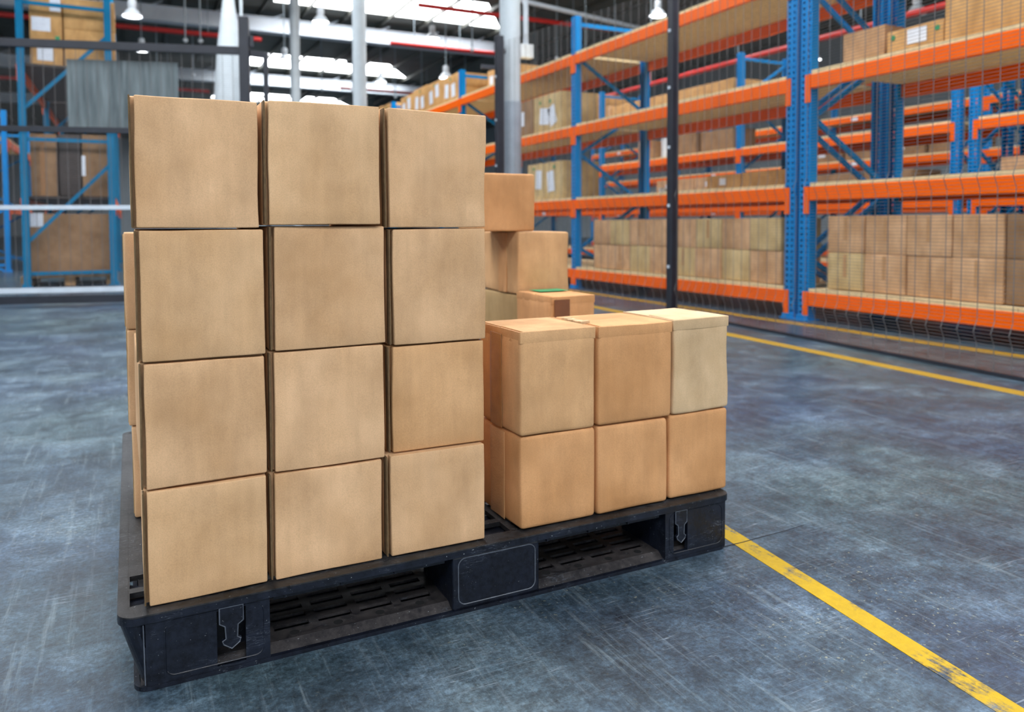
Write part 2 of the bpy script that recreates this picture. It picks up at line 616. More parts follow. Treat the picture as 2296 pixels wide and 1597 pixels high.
# top deck: rounded rim, and a plate of square openings
m = MB()
R0 = 0.028
ring(m, rr_outline(-0.0255, -0.0035, PL + 0.0075, PD + 0.0195, 0.034), rr_outline(-0.007, 0.026, PL - 0.020, PD - 0.004, 0.012), PH - 0.003, PH)
us = [-0.007, -0.004, 0.070]
u = 0.070
while u < PL - 0.13:
    for dd in (0.020, 0.088):
        u += dd
        us.append(u)
us += [PL - 0.020]
vs2 = [0.026]
v = 0.026
while v < PD - 0.10:
    for dd in (0.022, 0.062):
        v += dd
        vs2.append(v)
vs2 += [PD - 0.004]
m.grid_plate(us, vs2, lambda i, j: i % 2 == 1 and j % 2 == 1 and i < len(us) - 2 and j < len(vs2) - 2 and not (i == 1 and j > 3),
             lambda a, b, d: (a, b, PH - 0.012 + d), 0.011)
top = m.build('top_deck', PLASTICTOP, pal, fix=True)
m = MB()
ring(m, rr_outline(-0.026, -0.004, PL + 0.008, PD + 0.02, 0.034), rr_outline(-0.007, 0.026, PL - 0.020, PD - 0.004, 0.012), PH - 0.017, PH - 0.0032)
m.build('deck_rim', PLASTIC, pal, fix=True)
# underside ribs of the deck, seen along the upper edge of the fork openings
for (a, b) in ((0.262, 0.640), (0.882, 1.245)):
    m = MB()
    m.box((a, 0.012, PH - 0.030), (b, 0.018, PH - 0.0175))
    k = a + 0.02
    while k < b - 0.05:
        m.box((k, 0.002, PH - 0.026), (k + 0.004, 0.16, PH - 0.0175))
        k += 0.118
    m.build('deck_rib', PLASTIC, pal)

# bottom deck with slots and black drain-hole discs
m = MB()
bz, bt = 0.0155, 0.006
us = [0.012, 0.255]
slots_u = []
for (a, b) in ((0.262, 0.640), (0.880, 1.250)):
    k = a
    n_ = 4
    w = (b - a) / n_
    for q in range(n_):
        slots_u.append((k + 0.010, k + w - 0.010))
        k += w
for a, b in slots_u:
    us += [a, b]
us = sorted(us + [PL - 0.010])
vs2 = [0.030]
rows = []
v = 0.072
for q in range(24):
    h = 0.020 if q % 6 < 5 else 0.010
    rows.append((v, v + h))
    v += h + 0.020
    if q % 6 == 5:
        v += 0.06
for a, b in rows:
    if b < PD - 0.05:
        vs2 += [a, b]
vs2 += [PD - 0.004]
slot_lo = {round(a, 5) for a, b in slots_u}
row_lo = {round(a, 5) for a, b in rows}
m.grid_plate(us, vs2, lambda i, j: round(us[i], 5) in slot_lo and round(vs2[j], 5) in row_lo,
             lambda a, b, d: (a, b, bz + d), bt)
b0 = len(m.v)
m.v += [(0.012, 0.006, 0.0065), (PL - 0.010, 0.006, 0.0065), (PL - 0.010, 0.0302, 0.0214), (0.012, 0.0302, 0.0214),
        (0.012, 0.006, 0.0025), (PL - 0.010, 0.006, 0.0025), (PL - 0.010, 0.0302, 0.0160), (0.012, 0.0302, 0.0160)]
m.f += [tuple(b0 + i for i in q) for q in ((0, 1, 2, 3), (7, 6, 5, 4), (0, 4, 5, 1), (2, 6, 7, 3), (1, 5, 6, 2), (3, 7, 4, 0))]
m.build('bottom_deck', PLASTICIN, pal, fix=True)
m = MB()
ring(m, rr_outline(0.0, -0.003, PL - 0.004, PD + 0.004, 0.03), rr_outline(0.010, 0.008, PL - 0.014, PD - 0.01, 0.02), 0.0, 0.0085)
m.build('bottom_rim', PLASTIC, pal, fix=True)
HOLE = plain_mat('hole_shade_black', (6, 6, 8), 0.9)
for (a, b) in ((0.262, 0.640), (0.880, 1.250)):
    for q in range(4):
        cx = a + (b - a) * (q + 0.5) / 4
        MB().lathe([(0.011, 0.0160), (0.0105, 0.0216), (0.007, 0.0216)], cx, 0.050, 12).build('drain_hole_disc', HOLE, pal)  # solid black disc; the darkness of the hole is put into its colour


def block(u0, u1, v0, v1, round_u0=False, round_u1=False, latch=None, outline=True):
    """one foot of the pallet; hollow front when it carries a latch"""
    m = MB()
    z0, z1 = 0.0078, PH - 0.016
    if latch is None:
        m.soft_box((u0, v0, z0), (u1, v1, z1), 0.006, 3)
    else:
        a, b, c, d = latch                                  # slot in the front wall
        us_ = sorted([u0, u1, a, b])
        zs_ = [z0, c, d, z1]
        m.grid_plate(us_, zs_, lambda i, j: abs(us_[i] - a) < 1e-6 and j == 1, lambda p, q, dd: (p, v0 + 0.012 - dd, q), 0.012)
        m.box((u0, v0 + 0.012, z0), (u0 + 0.008, v1, z1))
        m.box((u1 - 0.008, v0 + 0.012, z0), (u1, v1, z1))
        m.box((u0 + 0.008, v1 - 0.008, z0), (u1 - 0.008, v1, z1))
        m.box((u0 + 0.008, v0 + 0.012, z1 - 0.004), (u1 - 0.008, v1 - 0.008, z1))  # unseen top plate, added to keep light out of the latch slot
        m.box((u0 + 0.008, v0 + 0.060, z0), (u1 - 0.008, v0 + 0.064, z1 - 0.004))
    if round_u0:                                            # rounded, drafted outer corner post
        n = 7
        bb = len(m.v)
        prof = [(0.0, v0 + 0.20)]
        for k in range(n + 1):
            t_ = math.radians(180 + 90 * k / n)
            prof.append((u0 - 0.004 + 0.030 + 0.030 * math.cos(t_) - 0.018, v0 + 0.030 + 0.030 * math.sin(t_)))
        prof += [(u0 + 0.012, v0 + 0.012), (u0 + 0.012, v0 + 0.16)]
        for z, off in ((0.0, 0.017), (PH - 0.0165, -0.0235)):
            m.v += [(x + off if i < n + 2 else x, y, z) for i, (x, y) in enumerate(prof)]
        k = len(prof)
        m.f += [(bb + i, bb + (i + 1) % k, bb + k + (i + 1) % k, bb + k + i) for i in range(k)]
        m.f += [tuple(bb + i for i in reversed(range(k))), tuple(bb + k + i for i in range(k))]
    o = m.build('block', PLASTIC, pal, fix=True)
    if outline:
        # moulded line round the front face
        e = MB()
        pts = rr_outline(u0 + (0.034 if round_u0 else 0.014), z0 + 0.012, u1 - 0.012, z1 - 0.006, 0.018, 5)
        pts.append(pts[0])
        e.tube([(p, v0 - 0.0002, q) for p, q in pts], 0.0014, 5)
        e.build('moulded_outline', PLASTICEDGE if outline == 2 else PLASTIC, o)
    if latch is not None:
        a, b, c, d = latch
        w = b - a
        cx = (a + b) / 2
        # hanging tongue: wide head, narrow neck, arrow tip
        L = [(-0.44 * w, d + 0.004), (-0.44 * w, d - 0.030), (-0.24 * w, d - 0.037), (-0.21 * w, d - 0.062), (-0.34 * w, d - 0.066),
             (-0.30 * w, d - 0.073), (0, d - 0.084), (0.30 * w, d - 0.073), (0.34 * w, d - 0.066), (0.21 * w, d - 0.062), (0.24 * w, d - 0.037),
             (0.44 * w, d - 0.030), (0.44 * w, d + 0.004)]
        tg = MB().prism([(cx + p, q) for p, q in L], ((0, v0 + 0.006, 0), (1, 0, 0), (0, 0, 1), (0, -1, 0)), 0.0085)
        tg.build('latch_tongue', PLASTIC, o, fix=True)
        rim = MB()
        lp = [(cx + p * 0.93, q - (0.002 if q > d else 0)) for p, q in L]
        lp.append(lp[0])
        rim.tube([(p, v0 - 0.0026, q) for p, q in lp], 0.0013, 5)
        rim.build('latch_edge', PLASTICEDGE, o)
    return o


block(0.022, 0.252, 0.0, 0.20, round_u0=True, latch=(0.150, 0.205, 0.014, 0.130))
block(0.655, 0.880, 0.0, 0.20, outline=2)
block(1.2565, PL - 0.014, 0.0, 0.20, latch=(1.284, 1.330, 0.020, 0.130))
for v0, v1 in ((0.62, 0.84), (1.24, PD)):
    block(0.022, 0.252, v0, v1, outline=False)
    block(0.655, 0.880, v0, v1, outline=False)
    block(1.2565, PL - 0.014, v0, v1, outline=False)
# pale scuffs on the front corner seam
m = MB().tube([(0.020, -0.0005, 0.012), (0.0185, -0.0005, 0.130)], 0.0012, 5)
m.build('corner_seam', PLASTICEDGE, pal)

# ------------------------------------------------------------------ cartons on the pallet
SEED = [0]


def flap_carton(x0, x1, y, z0, z1, d, mat, label, group, rz=0.0, flare=0.0, wave=0.0025, gap=0.004):
    """carton lying on its side: the front is an outer flap, its loose edge shows at the left"""
    SEED[0] += 1
    sd = SEED[0] * 3.7
    w, h = x1 - x0, z1 - z0
    c = thing('cardboard_carton', label, 'box', ((x0 + x1) / 2, y, z0), rz, group)
    ox = -w / 2
    b = MB()
    b.soft_box((ox, 0.0200, 0.0006), (ox + w, d, h - 0.0006), 0.004, 7, wave * 0.5, sd, 7)
    b.build('carton_body', mat, c, smooth=True)
    e = MB()
    e.soft_box((ox + 0.0002, -0.001 - flare, 0.003), (ox + 0.0036, 0.0230, h - 0.002), 0.0012, 7, wave * 0.6, sd + 2, 5)
    e.build('flap_edge', EDGE, c, smooth=True)
    f = MB()
    f.soft_box((ox + 0.0038 + gap, 0.0, 0.0012), (ox + w - 0.0004, 0.0215, h - 0.0010), 0.0034, 8, wave, sd, 7)
    f.build('front_flap', mat, c, smooth=True)
    return c


GF = 'cartons of the tall front stack'
rowname = ['bottom row', 'second row up', 'third row up', 'top row']
colname = ['left column', 'middle column', 'right column']
Z = [[0.150, 0.3795, 0.629, 0.8875, 1.144], [0.150, 0.377, 0.632, 0.893, 1.150], [0.150, 0.3815, 0.624, 0.886, 1.151]]
X = [[(0.010, 0.243), (0.249, 0.489), (0.498, 0.736)],
     [(0.010, 0.244), (0.252, 0.496), (0.508, 0.741)],
     [(0.008, 0.245), (0.256, 0.502), (0.511, 0.744)],
     [(0.004, 0.237), (0.247, 0.489), (0.501, 0.746)]]
OFF = [[0.0, 0.004, 0.0], [0.002, 0.006, 0.012], [0.0, 0.004, 0.006], [-0.004, -0.006, 0.004]]
MATS = [[KRAFT2, KRAFT, KRAFT], [KRAFT, KRAFT, KRAFTW], [KRAFT2, KRAFT, KRAFT], [KRAFT, KRAFT2, KRAFT]]
LOOK = {(3, 0): 'its top edge lifted', (3, 1): 'tipped slightly forward', (2, 1): 'set slightly back',
        (1, 2): 'redder, with faint corrugation lines', (0, 2): 'lower left corner frayed',
        (0, 0): 'above the latch', (0, 1): 'over the fork opening'}
for r in range(4):
    for c in range(3):
        x0, x1 = X[r][c]
        lk = LOOK.get((r, c), '')
        rz = rnd('rz', r, c).uniform(-0.012, 0.012)
        if (r, c) == (3, 2):
            rz = 0.010
        flap_carton(x0, x1, 1.630 + OFF[r][c], Z[c][r] + 0.0006, Z[c][r + 1] - 0.0012, 0.50, MATS[r][c],  # depth stretched over the unseen rows to block light in the gaps
                    ('carton in %s, %s of the tall stack' % (rowname[r], colname[c])) + (', ' + lk if lk else ''), GF, rz,
                    wave=0.004 if r == 3 else 0.0026, gap=0.0062 if c else 0.0052)

# three cartons stacked further back, peeping out left of the tall stack
for i, (z0, z1, xo) in enumerate(((0.150, 0.386, -0.004), (0.387, 0.632, -0.011), (0.633, 0.877, -0.013))):
    c = thing('cardboard_carton', ['lowest', 'middle', 'topmost'][i] + ' of three cartons peeping out behind the left edge of the tall stack', 'box',
              (xo + 0.115, 2.15, z0 + 0.0006), (0.0, 0.006, 0.012)[i], 'cartons behind the tall stack on the left')
    MB().soft_box((-0.115, 0, 0), (0.115, 0.25, z1 - z0 - 0.001), 0.006, 5, 0.003, 90 + i, 6).build('carton_body', KRAFT, c, smooth=True)
    MB().soft_box((-0.1135, 0.245, 0.004), (0.11, 0.258, z1 - z0 - 0.006), 0.003, 4, 0.003, 95 + i, 6).build('rear_flap', KRAFT, c, smooth=True)
    MB().soft_box((-0.1165, 0.020, 0.006), (-0.114, 0.10, z1 - z0 - 0.006), 0.001, 3).build('side_tape', KRAFTD, c, smooth=True)


# short two-high stack on the right
def lid_carton(x0, x1, y, z0, z1, d, mat, label, group, rz=0.0, lid=True, side_tape=None, seed=1.0, wave=0.003, bulge=0.0):
    w, h = x1 - x0, z1 - z0
    c = thing('cardboard_carton', label, 'box', ((x0 + x1) / 2, y, z0), rz, group)
    ox = -w / 2
    top = h - (0.012 if lid else 0.0)
    b = MB().soft_box((ox, 0, 0.0005), (ox + w, d, top), 0.010, 7, wave, seed, 6, bulge)
    if lid:
        b.soft_box((ox, 0.004, h - 0.03), (ox + 0.0038, d - 0.004, h - 0.001), 0.001, 5, wave, seed, 6)
        b.soft_box((ox + w - 0.0042, 0.0005, h - 0.03), (ox + w - 0.0002, d - 0.004, h - 0.0005), 0.0018, 5, wave, seed, 6)
        b.soft_box((ox + 0.0002, -0.0002, h - 0.03), (ox + w - 0.0002, 0.0050, h - 0.0003), 0.0024, 7, wave, seed, 6)
    b.build('carton_body', mat, c, smooth=True)
    if lid:
        MB().soft_box((ox + 0.0105, 0.0046, h - 0.0125), (ox + w - 0.0036, d * 0.52, h), 0.0028, 6, wave, seed, 6).build('top_flap', mat, c, smooth=True)
        MB().soft_box((ox + 0.0105, d * 0.535, h - 0.0125), (ox + w - 0.0036, d - 0.001, h - 0.001), 0.0028, 6, wave, seed + 1, 6).build('top_flap', mat, c, smooth=True)
    if side_tape:
        a, bb, tm = side_tape
        MB().soft_box((ox - 0.0030, a, 0.002), (ox - 0.0006, bb, top - 0.004), 0.0008, 6, 0.0012, seed + 4, 14).build('tape', tm, c, smooth=True)
    return c


GR = 'cartons of the short right stack'
low = [(0.831, 1.044), (1.052, 1.273), (1.282, 1.484)]
hig = [(0.829, 1.043), (1.051, 1.282), (1.289, 1.483)]
lid_carton(*low[0], 1.630, 0.1505, 0.3795, 0.50, KRAFTO, 'orange-brown carton, lower left of the short stack, shiny wrinkled tape on its side', GR, 0.004, False, (0.085, 0.165, CLEARTAPE), 11)  # lower row's unseen rear part added to keep light out of its gaps
lid_carton(*low[1], 1.632, 0.1505, 0.3785, 0.50, KRAFTO, 'plain orange-brown carton, lower middle of the short stack', GR, -0.006, False, None, 12)
lid_carton(*low[2], 1.636, 0.1505, 0.3800, 0.50, KRAFTO, 'orange-brown carton, lower right of the short stack by the pallet end', GR, 0.010, False, None, 13)
lid_carton(*hig[0], 1.626, 0.3810, 0.6360, 0.240, KRAFTW, 'carton with a dark open slit along its lid, upper left of the short stack', GR, 0.006, True, (0.10, 0.165, TAPE), 14)
lid_carton(*hig[1], 1.628, 0.3810, 0.6350, 0.240, KRAFTO, 'carton with torn paper at its lid corner, upper middle of the short stack', GR, -0.004, True, None, 15)
c = lid_carton(*hig[2], 1.634, 0.3815, 0.6380, 0.240, KRAFTP, 'pale washed-out carton with sagging lid, upper right of the short stack', GR, 0.0, True, None, 16, 0.006, -0.006)
# torn paper scrap at the lid edge of the middle carton
for nm, sx in (('torn_paper', 1.052),):
    m = MB()
    rr = rnd('torn')
    for k in range(7):
        yy = 1.70 + k * 0.016
        m.soft_box((sx - 0.006 + rr.uniform(-0.004, 0.003), yy, 0.6335), (sx + 0.016 + rr.uniform(-0.004, 0.004), yy + 0.013, 0.639 + rr.uniform(0, 0.003)), 0.0015, 2, 0.002, k, 30)
    tag(m.build('torn_paper', KRAFTP, smooth=True), 'frayed strip of torn board paper lying on the lid seam of the short stack', 'paper scrap')

# cartons at the back of the pallet, right of the tall stack
GB = 'cartons stacked at the rear of the pallet'
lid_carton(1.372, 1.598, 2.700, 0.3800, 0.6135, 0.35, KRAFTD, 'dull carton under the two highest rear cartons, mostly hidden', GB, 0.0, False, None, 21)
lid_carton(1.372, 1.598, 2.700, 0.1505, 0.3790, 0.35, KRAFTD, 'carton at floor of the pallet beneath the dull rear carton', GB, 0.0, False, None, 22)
c = lid_carton(1.370, 1.602, 2.700, 0.6145, 0.8630, 0.35, KRAFTW, 'honey-coloured rear carton with bright left side, second from the top', GB, 0.0, False, (0.10, 0.18, KRAFTO), 23, 0.005)
lid_carton(1.222, 1.452, 2.712, 0.8640, 1.0920, 0.25, KRAFTO, 'topmost reddish carton at the rear, standing half over the one below', GB, 0.0, False, None, 24)
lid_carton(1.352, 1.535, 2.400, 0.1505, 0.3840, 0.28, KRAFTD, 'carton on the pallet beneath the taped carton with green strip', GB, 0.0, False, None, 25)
c = lid_carton(1.352, 1.535, 2.400, 0.3850, 0.6320, 0.285, KRAFTO, 'taped carton with a green strip on its lid, behind the short stack', GB, 0.0, True, None, 26, 0.004)
MB().box((-0.083, -0.0060, 0.012), (-0.020, -0.0045, 0.236)).build('tape', BROWNTAPE, c)
MB().box((-0.045, 0.17, 0.2500), (0.080, 0.262, 0.2512)).build('green_label', GREEN, c)

# ------------------------------------------------------------------ storage racks
LEVELS = [0.264, 1.218, 2.220, 3.195]


def upright_data(h, mat, w=0.12, d=0.09):
    """cold-rolled post: perforated face to -x, two cheeks and inward lips"""
    m = MB()
    ys = [-w / 2, -0.042, -0.018, 0.018, 0.042, w / 2]
    zs = [0.0]
    z = 0.06
    while z < h - 0.04:
        zs += [z, z + 0.026]
        z += 0.055
    zs.append(h)
    m.grid_plate(ys, zs, lambda i, j: i in (1, 3) and j % 2 == 1, lambda a, b, dd: (0.004 - dd, a, b), 0.004)
    for sgn in (-1, 1):
        y0, y1 = sorted((sgn * w / 2, sgn * (w / 2 - 0.004)))
        m.box((0.004, y0, 0), (d, y1, h))
        y0, y1 = sorted((sgn * (w / 2 - 0.004), sgn * (w / 2 - 0.028)))
        m.box((d - 0.004, y0, 0), (d, y1, h))
    return m.data('upright', mat)


def brace_data(depth, h, mat, bars=None):
    m = MB()
    if bars:
        for za, zb_ in bars:
            m.bar((0.06, 0, za), (depth - 0.06, 0, zb_), 0.03, 0.05)
        return m.data('bracing', mat)
    xa, xb = 0.09, depth - 0.09
    pts = [(xa, 0.10)]
    z, f = 0.55, True
    side = [xa, xb]
    zz = 0.55
    k = 0
    pts = [(xb, 0.02)]
    while zz < h - 0.12:
        pts.append((side[k % 2], zz))
        zz += 0.65
        k += 1
    for (p, q) in zip(pts, pts[1:]):
        m.bar((p[0], 0, p[1]), (q[0], 0, q[1]), 0.03, 0.045)
    m.bar((xa, 0, h - 0.10), (xb, 0, h - 0.10), 0.035, 0.05)
    m.bar((xa, 0, 0.14), (xb, 0, 0.14), 0.035, 0.05)
    return m.data('bracing', mat)


CACHE = {}


def cached(key, fn):
    if key not in CACHE:
        CACHE[key] = fn()
    return CACHE[key]


def rack(label, X0, depth, frames, h, levels=LEVELS, blue=None, bars=None, stickers=False, deckmat=None, orange=None, bh=0.125, open_levels=(), deck=True, group=None, tags=()):
    blue = blue or BLUE
    orange = orange or ORANGE
    R = thing('pallet_rack', label, 'storage rack', (X0, min(frames), 0), 0, group)
    y0 = min(frames)
    up = cached(('up', round(h, 2), blue.name), lambda: upright_data(h, blue))
    br = cached(('br', round(h, 2), round(depth, 2), blue.name), lambda: brace_data(depth, h, blue, bars))
    ft = cached(('ft', blue.name), lambda: MB().box((-0.03, -0.085, 0), (0.12, 0.085, 0.010)).box((-0.02, -0.066, 0.010), (0.0, 0.066, 0.05)).data('foot_plate', blue))
    for fy in frames:
        u1 = link('upright', up, R, (0, fy - y0, 0))
        link('foot_plate', ft, u1, (0, 0, 0))
        u2 = link('upright', up, R, (depth, fy - y0, 0))
        u2.rotation_euler = (0, 0, math.pi)
        link('foot_plate', ft, u2, (0, 0, 0))
        link('bracing', br, R, (0, fy - y0, 0))
    fs = sorted(frames)
    for a, b in zip(fs, fs[1:]):
        L = b - a
        bd = cached(('beam', round(L, 2), orange.name, bh), lambda: MB().soft_box((-0.012, 0.061, -bh), (0.040, L - 0.061, 0), 0.006, 2)
                    .box((-0.0125, 0.075, -bh * 0.40), (-0.0119, L - 0.075, -bh * 0.36)).data('beam', orange))
        cn = cached(('conn', orange.name, bh), lambda: MB().box((-0.014, -0.058, -bh - 0.12), (-0.002, -0.002, 0.002)).box((-0.018, -0.034, -bh - 0.10), (-0.014, -0.026, -0.02)).data('beam_connector', orange))
        cn2 = cached(('conn2', orange.name, bh), lambda: MB().box((-0.014, 0.002, -bh - 0.12), (-0.002, 0.058, 0.002)).box((-0.018, 0.026, -bh - 0.10), (-0.014, 0.034, -0.02)).data('beam_connector', orange))
        for z in levels:
            for back in (0, 1):
                bo = link('beam', bd, R, (depth if back else 0, (b if back else a) - y0, z))
                if back:
                    bo.rotation_euler = (0, 0, math.pi)
                if stickers and not back:
                    st = MB().box((-0.0155, L * 0.62, -0.095), (-0.0145, L * 0.62 + 0.17, -0.02)).build('location_label', PAPER, bo)
                link('beam_connector', cn2, bo, (0, 0, 0))
                link('beam_connector', cn, bo, (0, L, 0))
            if deck:
                m = MB()
                k = 0.066
                rr = rnd('deck', X0, a, z)
                while k < L - 0.07:
                    w = min(rr.uniform(0.5, 1.1), L - 0.066 - k)
                    if L - 0.066 - (k + w) < 0.2:
                        w = L - 0.066 - k
                    m.box((-0.004 + rr.uniform(-0.004, 0.004), k + 0.002, z + 0.0005), (depth + 0.004, k + w - 0.002, z + 0.034 + rr.uniform(-0.003, 0.003)))
                    k += w
                m.build('shelf_board', deckmat or WOOD, R, loc=(0, a - y0, 0))
    return R


rackA = rack('long blue and orange rack from the double post back down the aisle', 5.51, 1.24, [5.27, 9.16, 13.2, 17.3, 21.4], 3.72)
rackB = rack('blue and orange rack running out of the right edge of the picture', 5.51, 1.24, [1.05, 5.10], 3.72)
rack('second blue and orange rack across the next aisle, seen through the near rack', 9.9, 1.2, [6.62, 10.7, 15.25, 19.5], 3.95, stickers=True)
rack('blue and orange rack across the next aisle at the right edge', 9.9, 1.2, [2.3, 6.37], 3.95, stickers=True)
rack('farthest orange beamed rack, glimpsed between the shelves of the nearer ones', 14.2, 1.3, [4.4, 8.9, 13.4, 17.9, 22.4], 3.95, stickers=True)
rack('tall teal blue rack at left behind the black mesh fence', -1.37, 1.20, [13.05, 16.8, 20.6], 5.4, [1.29, 3.20], BLUED, [(0.20, 0.20), (2.14, 2.14), (4.08, 4.08), (0.65, 1.80), (2.57, 3.69), (4.5, 5.2)], orange=ORANGE, deckmat=DARKBROWN)
rack('farther bright blue rack at the left edge of the picture', -3.25, 1.20, [17.6, 21.4], 3.1, [1.25, 2.55], BLUE, orange=ORANGE)


def shelf_carton(x0, x1, y0, y1, z0, z1, mat, label, group=None, papers=(), marks=(), tape=False, name='cardboard_carton'):
    """carton whose printed front faces -x; papers/marks: (y from y1 side 0..1, z 0..1, w, h, tilt)"""
    cx, cy = (x0 + x1) / 2, (y0 + y1) / 2
    c = thing(name, label, 'box', (x0, y0, z0), 0, group)
    SEED[0] += 1
    h, w = z1 - z0, y1 - y0
    MB().soft_box((0, 0, 0.0005), (x1 - x0, w, h), 0.009, 3, 0.0018, SEED[0] * 2.3, 4).build('carton_body', mat, c, smooth=True)
    for (a, b, pw, ph, tl) in papers:
        oy, oz = w * (1 - a), h * b
        m = MB()
        q = [(-pw / 2, -ph / 2), (pw / 2, -ph / 2), (pw / 2, ph / 2), (-pw / 2, ph / 2)]
        q = [(oy + p * math.cos(tl) - r * math.sin(tl), oz + p * math.sin(tl) + r * math.cos(tl)) for p, r in q]
        m.prism(q, ((-0.004, 0, 0), (0, 1, 0), (0, 0, 1), (-1, 0, 0)), 0.002)
        m.build('shipping_label', PAPER, c, fix=True)
    for (a, b, rr) in marks:
        oy, oz = w * (1 - a), h * b
        q = [(oy + rr * math.cos(k * math.pi / 5), oz + rr * math.sin(k * math.pi / 5)) for k in range(10)]
        MB().prism(q, ((-0.004, 0, 0), (0, 1, 0), (0, 0, 1), (-1, 0, 0)), 0.0015).build('printed_mark', GREEN, c, fix=True)
    if tape:
        MB().box((-0.006, w * 0.46, h * 0.35), (-0.0045, w * 0.54, h - 0.012)).build('tape', CLEARTAPE, c)
    return c


# bottom shelf, left bay: two layers of eight cartons
zb = 0.304
for k in range(8):
    y1 = 5.425 + (k + 1) * 0.4155
    y0 = y1 - 0.411
    for lay in range(2):
        mt = [SHELFK, SHELFY, SHELFK, SHELFY, SHELFK, SHELFY, SHELFK, SHELFK][(k + lay * 3) % 8]
        rr = rnd('lb', k, lay)
        shelf_carton(5.555 + rr.uniform(0, 0.02), 6.10, y0, y1 - rr.uniform(0, 0.004), zb + lay * 0.3185, zb + 0.317 + lay * 0.3185, mt,
                     '%s layer carton, %s leftwards from the double blue post, bottom shelf of the left bay' % (('lower', 'upper')[lay], ORD[k]),
                     'cartons on the bottom shelf of the left bay', tape=(k + lay) % 3 == 0)
# bottom shelf, right bay: two layers of five
for k in range(5):
    y1 = 4.885 - k * 0.390
    y0 = y1 - 0.384
    for lay in range(2):
        mt = [SHELFK, SHELFK, SHELFK, SHELFK, SHELFB][k] if not (k == 0 and lay == 0) else SHELFY
        rr = rnd('rb', k, lay)
        shelf_carton(5.555 + rr.uniform(0, 0.02), 6.10, y0 + rr.uniform(0, 0.01), y1, zb + lay * 0.3235, zb + 0.322 + lay * 0.3235, mt,
                     '%s layer carton, %s rightwards from the double blue post, bottom shelf of the right bay' % (('lower', 'upper')[lay], ORD[k]),
                     'cartons on the bottom shelf of the right bay', tape=True)

# shelves beyond the single post: big labelled cartons
shelf_carton(5.58, 6.20, 9.63, 10.45, 2.2585, 2.80, SHELFY, 'big carton with two crooked white papers, third shelf behind the grey column', None,
             [(0.42, 0.42, 0.30, 0.24, 0.12), (0.70, 0.40, 0.20, 0.28, -0.35)], [(0.62, 0.80, 0.030), (0.25, 0.82, 0.028)])
shelf_carton(5.58, 6.20, 10.48, 11.3, 2.2585, 2.80, SHELFB, 'carton on the third shelf beyond the one with two crooked papers', None, [(0.5, 0.5, 0.25, 0.22, 0)])
shelf_carton(5.58, 6.20, 9.58, 10.12, 1.2565, 1.80, SHELFY, 'carton with one slanted white paper on the second shelf behind the grey column', None,
             [(0.36, 0.48, 0.20, 0.30, -0.12)], [(0.55, 0.86, 0.028)])
shelf_carton(5.58, 6.20, 10.14, 10.66, 1.2565, 1.80, SHELFY, 'labelled carton just left of the slanted paper carton, second shelf', None,
             [(0.70, 0.55, 0.18, 0.28, 0.05)], [(0.4, 0.86, 0.025)])
# top of the far bays: a run of labelled cartons
GT = 'labelled cartons on top of the far racks'
for k in range(6):
    y0 = 13.42 + k * 0.86 + (0.64 if k > 3 else 0)
    shelf_carton(5.58, 6.35, y0, y0 + 0.845, 3.2335, 3.2335 + 0.50 + 0.02 * (k % 3), SHELFH, 'carton with white papers on the rack top, %s beyond the far blue post' % ORD[k], GT,
                 [(0.28, 0.45, 0.19, 0.26, 0.1 * (-1) ** k), (0.68, 0.62 if k % 2 else 0.40, 0.19, 0.25, -0.08)], [(0.5, 0.86, 0.03)])
shelf_carton(6.0, 6.6, 12.15, 13.05, 3.2335, 3.70, SHELFH, 'carton on the rack top just right of the far blue post', None, [(0.2, 0.5, 0.16, 0.25, 0)])

# third shelf, right bay
shelf_carton(5.86, 6.40, 4.57, 5.00, 2.2585, 2.60, SHELFK, 'brown carton on the third shelf behind the blue cross braces', None)
shelf_carton(5.70, 6.20, 3.92, 4.42, 2.2585, 2.475, SHELFH, 'low carton with white label and green marks on the third shelf', None,
             [(0.55, 0.62, 0.17, 0.12, 0)], [(0.12, 0.72, 0.022), (0.90, 0.72, 0.022)])
shelf_carton(5.68, 6.40, 3.02, 3.90, 2.2585, 2.95, SHELFH, 'large strapped carton at the right edge on the third shelf', None)
# small goods on the second shelf of the left bay, against its rear edge
def tub(x, y, z, r, h, mat, label):
    o = MB().lathe([(r * 0.82, 0), (r, h * 0.92), (r * 1.06, h * 0.94), (r * 1.06, h), (r * 0.9, h), (r * 0.86, h * 0.9)], 0, 0, 18).build('tub', mat, loc=(x, y, z), smooth=True)
    return tag(o, label, 'tub')


tub(6.35, 8.05, 1.2565, 0.060, 0.13, YELLOWP, 'yellow plastic tub on the second shelf left of the black fence post')
tub(6.35, 8.28, 1.2565, 0.050, 0.10, WHITEP, 'white plastic tub standing beside the yellow tub')
shelf_carton(6.30, 6.70, 6.15, 6.75, 1.2565, 1.47, SHELFH, 'honey carton on the second shelf rear edge, nearer the double post', None)
shelf_carton(6.30, 6.70, 6.78, 7.35, 1.2565, 1.46, SHELFH, 'honey carton on the second shelf rear edge, nearer the black fence post', None, [(0.5, 0.6, 0.10, 0.08, 0)])

